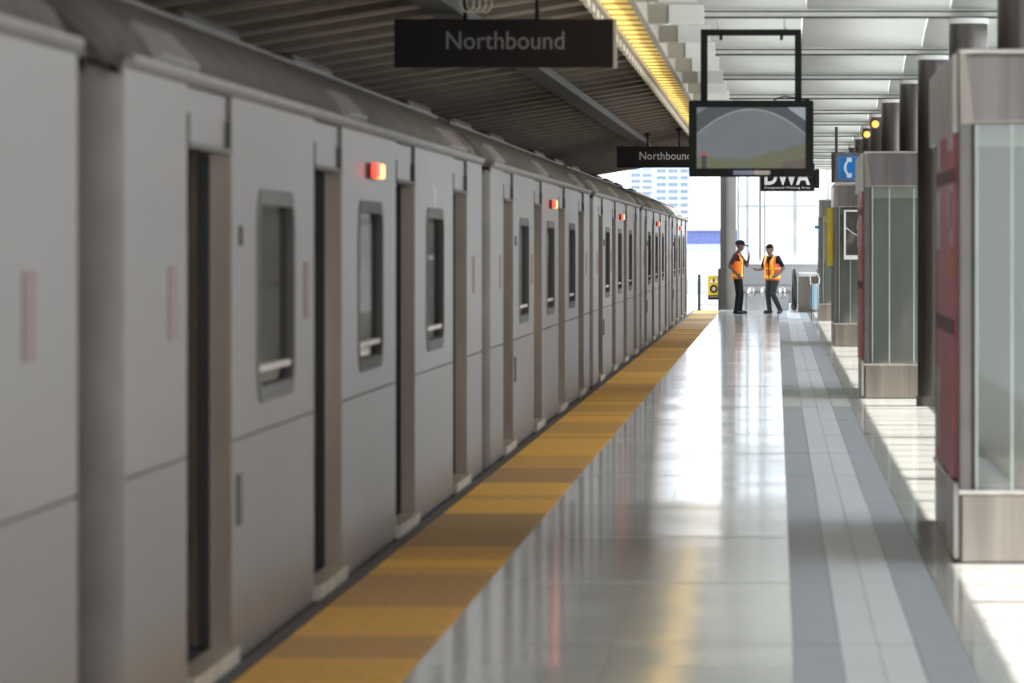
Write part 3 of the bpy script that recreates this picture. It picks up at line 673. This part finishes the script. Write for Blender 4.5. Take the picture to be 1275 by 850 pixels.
# ------------------------------------------------------------------ platform end: column, fence, sign, escalator, bag stand
ec = empty('steel_column', (-1.2, 137.2, 0))
box('dark_flange', 'steel_dark', ec, -0.19, -0.05, -0.22, 0.2, 0, 4.0); box('web', 'steel_grey', ec, -0.05, 0.20, -0.08, 0.12, 0, 4.0)
box('side_plate', 'steel_dark', ec, -0.25, -0.19, -0.16, -0.06, 0, 1.05); box('foot_plate', 'steel_grey', ec, -0.20, 0.22, -0.25, 0.22, 0, 0.03)
tag(ec, 'tall dark steel column at the platform end behind the capped worker', 'column')
bp = MB().box(-0.035,0.035,-0.035,0.035,0,0.90).box(-0.06,0.06,-0.06,0.06,0,0.02).build('gate_post', 'steel_dark'); bp.location = (-1.92, 136.8, 0.004); tag(bp, 'short black post at the end of the yellow strip', 'post')
fn = empty('end_fence', (0, 137.4, -0.012))
for i in range(10):
    x = -2.0+i*0.062
    MB().tube([(x,0,0),(x,0,1.02+0.03*(i % 2))], 0.009, 6).build('picket', 'fence_white', fn)
for z in (0.15, 0.95): MB().tube([(-2.03,0,z),(-1.42,0,z)], 0.012, 6).build('rail', 'fence_white', fn)
tag(fn, 'thin pale picket fence closing the track end of the platform', 'fence')
sg = empty('warning_sign', (-1.56, 137.33, 0.27))
box('plate', 'yellow_print', sg, -0.145, 0.145, -0.012, 0.0, 0, 0.60, bevel=0.004)
box('black_band', 'sign_black', sg, -0.145, 0.145, -0.016, -0.012, 0, 0.11); box('white_line', 'fence_white', sg, -0.10, 0.10, -0.018, -0.016, 0.06, 0.075)
MB().prism([(0.10*math.cos(2*PI*i/20), 0.27+0.10*math.sin(2*PI*i/20)) for i in range(20)], [[(0.055*math.cos(2*PI*i/20), 0.27+0.055*math.sin(2*PI*i/20)) for i in range(20)]], -0.017, -0.012, 'y').build('ring_symbol', 'sign_black', sg)
MB().prism([(0.05*math.cos(2*PI*i/16), 0.27+0.05*math.sin(2*PI*i/16)) for i in range(16)], [], -0.015, -0.012, 'y').build('ring_centre', 'label_pink', sg)
for x in (-0.055, 0.055): MB().prism([(x-0.04,0.43),(x+0.04,0.43),(x,0.53)], [], -0.016, -0.012, 'y').build('white_mark', 'white_print', sg)
MB().prism([(-0.03,0.45),(0.03,0.45),(0.0,0.56)], [], -0.0175, -0.012, 'y').build('dark_mark', 'dark_red', sg)
tag(sg, 'small yellow and black warning sign on the end fence', 'sign')

def escalator(x, y, label):
    r = empty('escalator', (x, y, 0))
    for s in (0.0, 0.62):
        outl = [(2.9,0.0),(0.25,0.0)]+[(0.42-0.42*math.sin(t), 0.52-0.42*math.cos(t)) for t in [math.radians(20+160*i/10) for i in range(11)]]+[(2.9,0.94)]
        bal = MB().prism(outl, [], s, s+0.045, 'x').build('balustrade', 'stainless', r)
        path = [(s+0.022,2.9,0.06)]+[(s+0.022, 0.40-0.44*math.sin(t), 0.56-0.46*math.cos(t)) for t in [math.radians(10+170*i/12) for i in range(13)]]+[(s+0.022,2.9,1.02)]
        MB().tube(path, 0.07, 8).build('handrail', 'handrail_black', bal, smooth=True)
        MB().box(s-0.09,s+0.13,0.35,2.9,0.0,0.20).build('skirt', 'panel_white', r, bevel=0.02, fix=False)
    box('comb_plate', 'stainless', r, 0.13, 0.53, -0.4, 0.8, 0.0, 0.012)
    return r
e1 = escalator(0.42, 133.0, ''); tag(e1, 'escalator top with black handrail loop right of the workers', 'escalator')
box('newel_cabinet', 'stainless_warm', e1, 0.14, 0.60, 0.9, 2.9, 0.02, 0.86); box('cabinet_top', 'panel_white', e1, 0.12, 0.62, 0.85, 2.9, 0.86, 0.96, bevel=0.02)
rl = empty('guard_rail', (0, 136.6, 0))
MB().tube([(-0.80,0,0.48),(0.40,0,0.48)], 0.05, 10).build('rail', 'steel_grey', rl, smooth=True)
for x in (-0.62, -0.30, 0.16):
    MB().ball((x,-0.05,0.45),(0.11,0.10,0.15),18,12).build('round_bumper', 'stainless', rl, smooth=True)
for x in (-0.75, 0.36): MB().cyl((x,0,0),(x,0,0.48),0.03,n=10).build('leg', 'steel_grey', rl)
tag(rl, 'low rail with pale round bumpers behind the two workers', 'rail')

bs = empty('bag_stand', (0.835, 117.0, 0))
MB().tube([(0.09*math.cos(2*PI*i/20), 0.09*math.sin(2*PI*i/20), 0.80) for i in range(20)], 0.013, 6, closed=True).build('ring', 'stainless', bs, smooth=True)
for k in range(4):
    t = PI/4+k*PI/2; MB().tube([(0.095*math.cos(t),0.095*math.sin(t),0.80),(0.105*math.cos(t),0.105*math.sin(t),0.0)], 0.010, 6).build('leg', 'stainless', bs)
vs = []; fs = []; n = 20; prof = [(0.088,0.80),(0.082,0.72),(0.085,0.55),(0.09,0.40),(0.085,0.30),(0.05,0.255),(0.0,0.25)]
for j, (rr_, z) in enumerate(prof):
    for i in range(n):
        t = 2*PI*i/n; q = rr_*(1+0.05*math.sin(5*t+j)); vs.append((q*math.cos(t), q*math.sin(t), z))
for j in range(len(prof)-1):
    for i in range(n): fs.append((j*n+i, j*n+(i+1) % n, (j+1)*n+(i+1) % n, (j+1)*n+i))
MB().add(vs, fs).build('bag', 'blue_bag', bs, smooth=True)
MB().tube([(-0.09,0,0.80),(-0.10,0,0.98),(-0.03,0,1.03),(0.06,0,1.02),(0.10,0,0.92),(0.09,0,0.80)], 0.013, 6).build('lid_bracket', 'panel_white', bs, smooth=True)
tag(bs, 'litter stand with a pale blue bag beside the distant pylon', 'litter bin')

# ------------------------------------------------------------------ far background
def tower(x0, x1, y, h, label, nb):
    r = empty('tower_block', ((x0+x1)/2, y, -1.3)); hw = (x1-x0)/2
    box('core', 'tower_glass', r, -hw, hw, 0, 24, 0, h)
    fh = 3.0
    for k in range(nb): box('floor_band', 'tower_haze', r, -hw-0.6, hw+0.6, -1.2, 0.0, h-12-k*fh-1.5, h-12-k*fh)
    for x in (-hw, -hw*0.3, hw*0.4, hw): box('pier', 'tower_haze', r, x-0.8, x+0.8, -0.8, 0.0, 0, h)
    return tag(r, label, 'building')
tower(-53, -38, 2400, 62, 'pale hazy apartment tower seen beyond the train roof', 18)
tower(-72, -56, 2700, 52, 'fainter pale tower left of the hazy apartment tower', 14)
bb = empty('warehouse', (-14, 520, -1.3))
box('wall', 'blue_clad', bb, -14, 12, 0, 30, 0.2, 4.35); box('roof', 'barrier_grey', bb, -14.3, 12.3, -0.3, 30.3, 4.35, 4.55); box('plinth', 'barrier_grey', bb, -14.1, 12.1, -0.2, 30, 2.35, 3.1); box('lower_wall', 'fence_white', bb, -14.1, 12.1, -0.25, 30, 0, 2.35)
tag(bb, 'long low blue building on the horizon', 'building')
ba_ = empty('barrier_wall', (-6, 330, -1.3))
for k in range(6): box('barrier_block', 'barrier_grey', ba_, -7+k*2.4, -7+k*2.4+2.3, 0, 0.4, 0, 0.9)
tag(ba_, 'grey block barrier on the ground before the blue building', 'barrier')

# ------------------------------------------------------------------ people
def capsule_mesh(parts, voxel, name):
    mb = MB()
    for p0, r0, p1, r1, tg in parts:
        p0 = Vector(p0); p1 = Vector(p1); mb.ball(p0, r0, 12, 8)
        if (p1-p0).length > 1e-5: mb.ball(p1, r1, 12, 8); mb.cyl(p0, p1, r0, r1, 12)
    o = mb.build(name, 'shirt_dark')
    rmod = o.modifiers.new('r', 'REMESH'); rmod.mode = 'VOXEL'; rmod.voxel_size = voxel
    s = o.modifiers.new('s', 'SMOOTH'); s.factor = 0.5; s.iterations = 4
    bpy.context.view_layer.update()
    me = bpy.data.meshes.new_from_object(o.evaluated_get(bpy.context.evaluated_depsgraph_get()))
    bpy.data.objects.remove(o); return me
def dseg(p, a, b, ra, rb):
    d = b-a; l = d.length_squared; t = max(0, min(1, (p-a).dot(d)/l)) if l > 1e-9 else 0
    return (p-(a+d*t)).length-(ra+(rb-ra)*t)
def hand(parts, wrist, d, up, side, curl, sc=1.0):
    """palm along d, fingers spread along side, palm normal up"""
    d = Vector(d).normalized(); side = Vector(side); side = (side-d*side.dot(d)).normalized(); nrm = d.cross(side)
    if nrm.dot(Vector(up)) < 0: nrm = -nrm
    w_ = Vector(wrist); R = []
    for s in (-0.026, -0.009, 0.009, 0.026):
        R.append((w_+d*0.01+side*s*0.7, 0.016, w_+d*0.085+side*s, 0.013, 'skin'))
    for s, ln in ((-0.030,0.062),(-0.010,0.078),(0.010,0.085),(0.030,0.074)):
        a = w_+d*0.088+side*s; b = a+(d*math.cos(curl)+nrm*math.sin(curl)).normalized()*ln*0.5
        c = b+(d*math.cos(curl*2.2)+nrm*math.sin(curl*2.2)).normalized()*ln*0.5
        R += [(a,0.0095,b,0.009,'skin'),(b,0.009,c,0.0075,'skin')]
    a = w_+d*0.03+side*0.03; b = a+(d*0.6+side*0.7+nrm*0.35).normalized()*0.045; c = b+(d*0.9+side*0.15+nrm*0.45).normalized()*0.032
    R += [(a,0.013,b,0.011,'skin'),(b,0.011,c,0.009,'skin')]
    parts += R
def person(loc, rz, label, J, m_skin, m_shirt, m_front, m_trouser, vest_open, headtilt, cap, band):
    root = empty('person', loc, rz); P = []
    hp = Vector(J['hip']); ch = Vector(J['chest']); nk = Vector(J['neck']); hd = Vector(J['head'])
    for s in (-1, 1):
        o_ = Vector((0, 0.075*s, 0))
        P += [(hp+o_, 0.105, (hp+ch)/2+o_*0.95, 0.105, 'shirt'), ((hp+ch)/2+o_*0.95, 0.105, ch+o_*1.1, 0.115, 'shirt'), (ch+o_*1.1, 0.115, ch+Vector((0,0.13*s,0.10)), 0.07, 'shirt')]
        sh = Vector(J['shoulder'][s]); el = Vector(J['elbow'][s]); wr_ = Vector(J['wrist'][s])
        mid = sh.lerp(el, J.get('sleeve', {}).get(s, 0.75))
        P += [(sh, 0.062, mid, 0.05, 'shirt'), (mid, 0.046, el, 0.041, 'skin'), (el, 0.041, wr_, 0.027, 'skin')]
        hand(P, wr_, J['hand'][s][0], J['hand'][s][1], J['hand'][s][2], J['hand'][s][3])
        h_ = hp+Vector((0, 0.09*s, -0.06)); kn = Vector(J['knee'][s]); an = Vector(J['ankle'][s]); td = Vector(J['toe'][s])
        P += [(h_, 0.10, kn, 0.066, 'trouser'), (kn, 0.066, kn.lerp(an, 0.35), 0.064, 'trouser'), (kn.lerp(an, 0.35), 0.064, an, 0.056, 'trouser')]
        P += [(an+Vector((0,0,-0.035))-td*0.045, 0.042, an+Vector((0,0,-0.035))+td*0.13, 0.036, 'shoe'), (an-Vector((0,0,0.04)), 0.044, an+Vector((0,0,-0.044))+td*0.15, 0.032, 'shoe')]
    P += [(hp+Vector((0.0,0,0.0)), 0.12, hp+Vector((0,0,-0.05)), 0.11, 'trouser'), (ch+Vector((0,0,0.08)), 0.08, nk, 0.058, 'shirt'), (nk-Vector((0,0,0.03)), 0.056, hd-Vector((0,0,0.06)), 0.055, 'skin')]
    f = Vector((math.cos(headtilt), 0, -math.sin(headtilt))); u = Vector((math.sin(headtilt), 0, math.cos(headtilt)))
    H = lambda a, b, c: hd+f*a+Vector((0, b, 0))+u*c
    P += [(H(-0.015,0,0.03),0.088,H(0.012,0,0.022),0.082,'skin'), (H(0.025,0,-0.055),0.058,H(0.035,0,-0.075),0.048,'skin'),
          (H(0.085,0,0.015),0.014,H(0.106,0,-0.02),0.017,'skin'), (H(0.075,-0.03,0.03),0.018,H(0.075,0.03,0.03),0.018,'skin'), (H(0.078,-0.015,-0.062),0.014,H(0.078,0.015,-0.062),0.014,'skin')]
    for s in (-1, 1): P.append((H(-0.01,0.088*s,0.015),0.02,H(-0.005,0.088*s,-0.02),0.016,'skin'))
    me = capsule_mesh(P, 0.009, 'body')
    names = ['skin','shirt','trouser','shoe']; me.materials.clear()
    for m in (m_skin, m_shirt, m_trouser, 'shoe_black'): me.materials.append(MATS[m])
    segs = [(Vector(a), Vector(b), ra, rb, tg) for a, ra, b, rb, tg in P]
    vt = []
    for v in me.vertices:
        p = v.co; best = 9; bt = 'shirt'
        for a, b, ra, rb, tg in segs:
            if abs(p.z-a.z) > 0.7: continue
            d = dseg(p, a, b, ra, rb)
            if d < best: best = d; bt = tg
        if bt == 'shirt' and p.z < hp.z-0.02: bt = 'trouser'
        vt.append(names.index(bt))
    for pl in me.polygons:
        pl.material_index = vt[pl.vertices[0]]; pl.use_smooth = True
    bo = bpy.data.objects.new('body', me); COL.objects.link(bo); bo.parent = root
    # face
    for s in (-1, 1): MB().ball(H(0.088,0.032*s,0.008),0.010,10,6).build('eye','eye_white',root,smooth=True)
    MB().tube([H(0.088,-0.024,-0.046),H(0.094,0,-0.048),H(0.088,0.024,-0.046)],0.006,6).build('mouth','lip',root)
    # hair or cap
    if cap:
        mb = MB(); n_ = 20; vs = []; fs = []
        for j, (rr_, zz) in enumerate(((0.112,0.028),(0.114,0.05),(0.106,0.088),(0.085,0.118),(0.045,0.135),(0.005,0.138))):
            for i in range(n_):
                t = 2*PI*i/n_; vs.append(H(-0.004+rr_*1.04*math.cos(t), rr_*0.92*math.sin(t), zz))
        for j in range(5):
            for i in range(n_): fs.append((j*n_+i, j*n_+(i+1) % n_, (j+1)*n_+(i+1) % n_, (j+1)*n_+i))
        fs.append(tuple(range(n_)))
        cp_ = mb.add(vs, fs).build('cap', 'cap_navy', root, smooth=True)
        loop = [(0.08,-0.075),(0.13,-0.07),(0.19,-0.05),(0.215,0),(0.19,0.05),(0.13,0.07),(0.08,0.075)]
        vs = [H(a, b, 0.045-0.25*(a-0.08)) for a, b in loop]+[H(a, b, 0.022-0.25*(a-0.08)) for a, b in loop]
        k = len(loop); MB().add(vs, [tuple(range(k)), tuple(range(2*k-1, k-1, -1))]+[(i, (i+1) % k, k+(i+1) % k, k+i) for i in range(k)]).build('brim', 'cap_navy', cp_)
    else:
        hm = capsule_mesh([(H(-0.032,0,0.045),0.090,H(-0.005,0,0.058),0.082,'h'), (H(-0.05,0,0.0),0.075,H(-0.045,0,-0.03),0.06,'h')], 0.01, 'hair')
        hm.materials.clear(); hm.materials.append(MATS['hair_black'])
        for pl in hm.polygons: pl.use_smooth = True
        ho = bpy.data.objects.new('hair', hm); COL.objects.link(ho); ho.parent = root
    # vest
    V = []
    for s in (-1, 1):
        o_ = Vector((0, 0.075*s, 0))
        V += [(hp+o_+Vector((0,0,-0.02)), 0.132, (hp+ch)/2+o_*0.95, 0.127, 'v'), ((hp+ch)/2+o_*0.95, 0.127, ch+o_*1.1, 0.135, 'v'), (ch+o_*1.1, 0.135, ch+Vector((0,0.125*s,0.10)), 0.088, 'v')]
    vm = capsule_mesh(V, 0.012, 'vest'); bm = bmesh.new(); bm.from_mesh(vm)
    kill = []
    for fc in bm.faces:
        c = fc.calc_center_median(); lx = c.x-(hp.x+(ch.x-hp.x)*max(0, min(1, (c.z-hp.z)/max(0.01, ch.z-hp.z))))
        if c.z < hp.z-0.06 or c.z > ch.z+0.172: kill.append(fc); continue
        if abs(c.y) < 0.055 and c.z > ch.z+0.08: kill.append(fc); continue
        if lx > 0.02 and abs(c.y) < vest_open+max(0, (c.z-ch.z+0.05))*0.35: kill.append(fc); continue
        if abs(c.y) > 0.185 and c.z > ch.z-0.02 and abs(lx) < 0.075: kill.append(fc)
    bmesh.ops.delete(bm, geom=kill, context='FACES')
    bm.normal_update()
    def stripe(name, test, m):
        sel = [fc for fc in bm.faces if test(fc.calc_center_median())]
        vs = {}; vl = []; fl_ = []
        for fc in sel:
            ids = []
            for v in fc.verts:
                if v.index not in vs: vs[v.index] = len(vl); vl.append(v.co+v.normal*0.006)
                ids.append(vs[v.index])
            fl_.append(ids)
        o = MB().add(vl, fl_).build(name, m, vo, smooth=True, fix=False); s_ = o.modifiers.new('s', 'SOLIDIFY'); s_.thickness = 0.004
    bm.verts.index_update(); bm.to_mesh(vm); vm.materials.clear(); vm.materials.append(MATS[m_front])
    for pl in vm.polygons: pl.use_smooth = True
    vo = bpy.data.objects.new('vest', vm); COL.objects.link(vo); vo.parent = root
    s_ = vo.modifiers.new('s', 'SOLIDIFY'); s_.thickness = 0.008; s_.offset = 0
    stripe('reflective_band', lambda c: hp.z-0.02 < c.z < hp.z+0.06, 'vest_yellow')
    if band: stripe('reflective_band', lambda c: hp.z+0.20 < c.z < hp.z+0.24, 'vest_yellow')
    for s in (-1, 1): stripe('reflective_strap', lambda c, s=s: 0.085 < c.y*s < 0.145 and c.z > hp.z+0.06 and (c.x > hp.x-0.02 or band), 'vest_yellow')
    bm.free()
    return tag(root, label, 'person')
V_ = lambda *a: Vector(a)
J1 = dict(hip=(-0.01,0,0.90), chest=(-0.02,0,1.27), neck=(0.0,0,1.47), head=(0.04,0,1.62),
          shoulder={-1:(-0.04,-0.185,1.40), 1:(0.0,0.185,1.40)}, elbow={-1:(-0.19,-0.25,1.14), 1:(0.18,0.24,1.15)}, wrist={-1:(0.0,-0.24,0.95), 1:(0.24,0.17,1.38)},
          hand={-1:((0.6,0.05,-0.7),(0.5,0.8,0),(0.7,0,0.6),0.35), 1:((0.12,-0.15,1),(-1,-0.2,0.1),(0.1,-1,0),0.3)},
          knee={-1:(0.01,-0.09,0.48), 1:(0.05,0.11,0.48)}, ankle={-1:(-0.04,-0.10,0.08), 1:(0.02,0.13,0.08)}, toe={-1:V_(1,-0.15,0), 1:V_(1,0.2,0)})
p1 = person((-0.89, 129.9, 0.0), math.radians(-6), 'worker in a dark cap and orange vest, one hand raised', J1, 'skin_brown', 'shirt_plum', 'vest_orange', 'trouser_black', 0.07, 0.05, True, False)
J2 = dict(hip=(0.0,0,0.86), chest=(0.03,0,1.21), neck=(0.06,0,1.40), head=(0.11,0.01,1.525),
          shoulder={-1:(0.03,-0.185,1.33), 1:(0.01,0.185,1.33)}, elbow={-1:(0.10,-0.25,1.07), 1:(-0.08,0.29,1.08)}, wrist={-1:(0.33,-0.17,1.04), 1:(0.08,0.25,0.93)},
          hand={-1:((0.95,0.0,0.02),(0,0,1),(0,1,0),0.45), 1:((0.8,-0.3,-0.4),(0,-1,0),(0.4,0,0.8),0.4)},
          knee={-1:(0.05,-0.10,0.46), 1:(0.10,0.10,0.47)}, ankle={-1:(-0.02,-0.11,0.08), 1:(-0.09,0.17,0.09)}, toe={-1:V_(0.95,-0.25,0), 1:V_(0.9,0.35,-0.12)})
p2 = person((-0.08, 130.6, 0.0), math.radians(228), 'worker bareheaded in an orange vest looking down at a phone', J2, 'skin_tan', 'shirt_dark', 'vest_orange_red', 'trouser_grey', 0.02, 0.45, False, True)
R2 = Matrix.Rotation(math.radians(228), 4, 'Z')
mp_ = MB().box(-0.075,0.075,-0.036,0.036,-0.005,0.005).build('mobile_phone', 'handrail_black', bevel=0.004, fix=False)
pp = R2 @ Vector((0.43,-0.17,1.078)); mp_.location = (pp.x-0.10, pp.y+130.6, pp.z); mp_.rotation_euler = (0.0, -0.15, math.radians(228))
tag(mp_, 'small black phone held out by the bareheaded worker', 'phone')
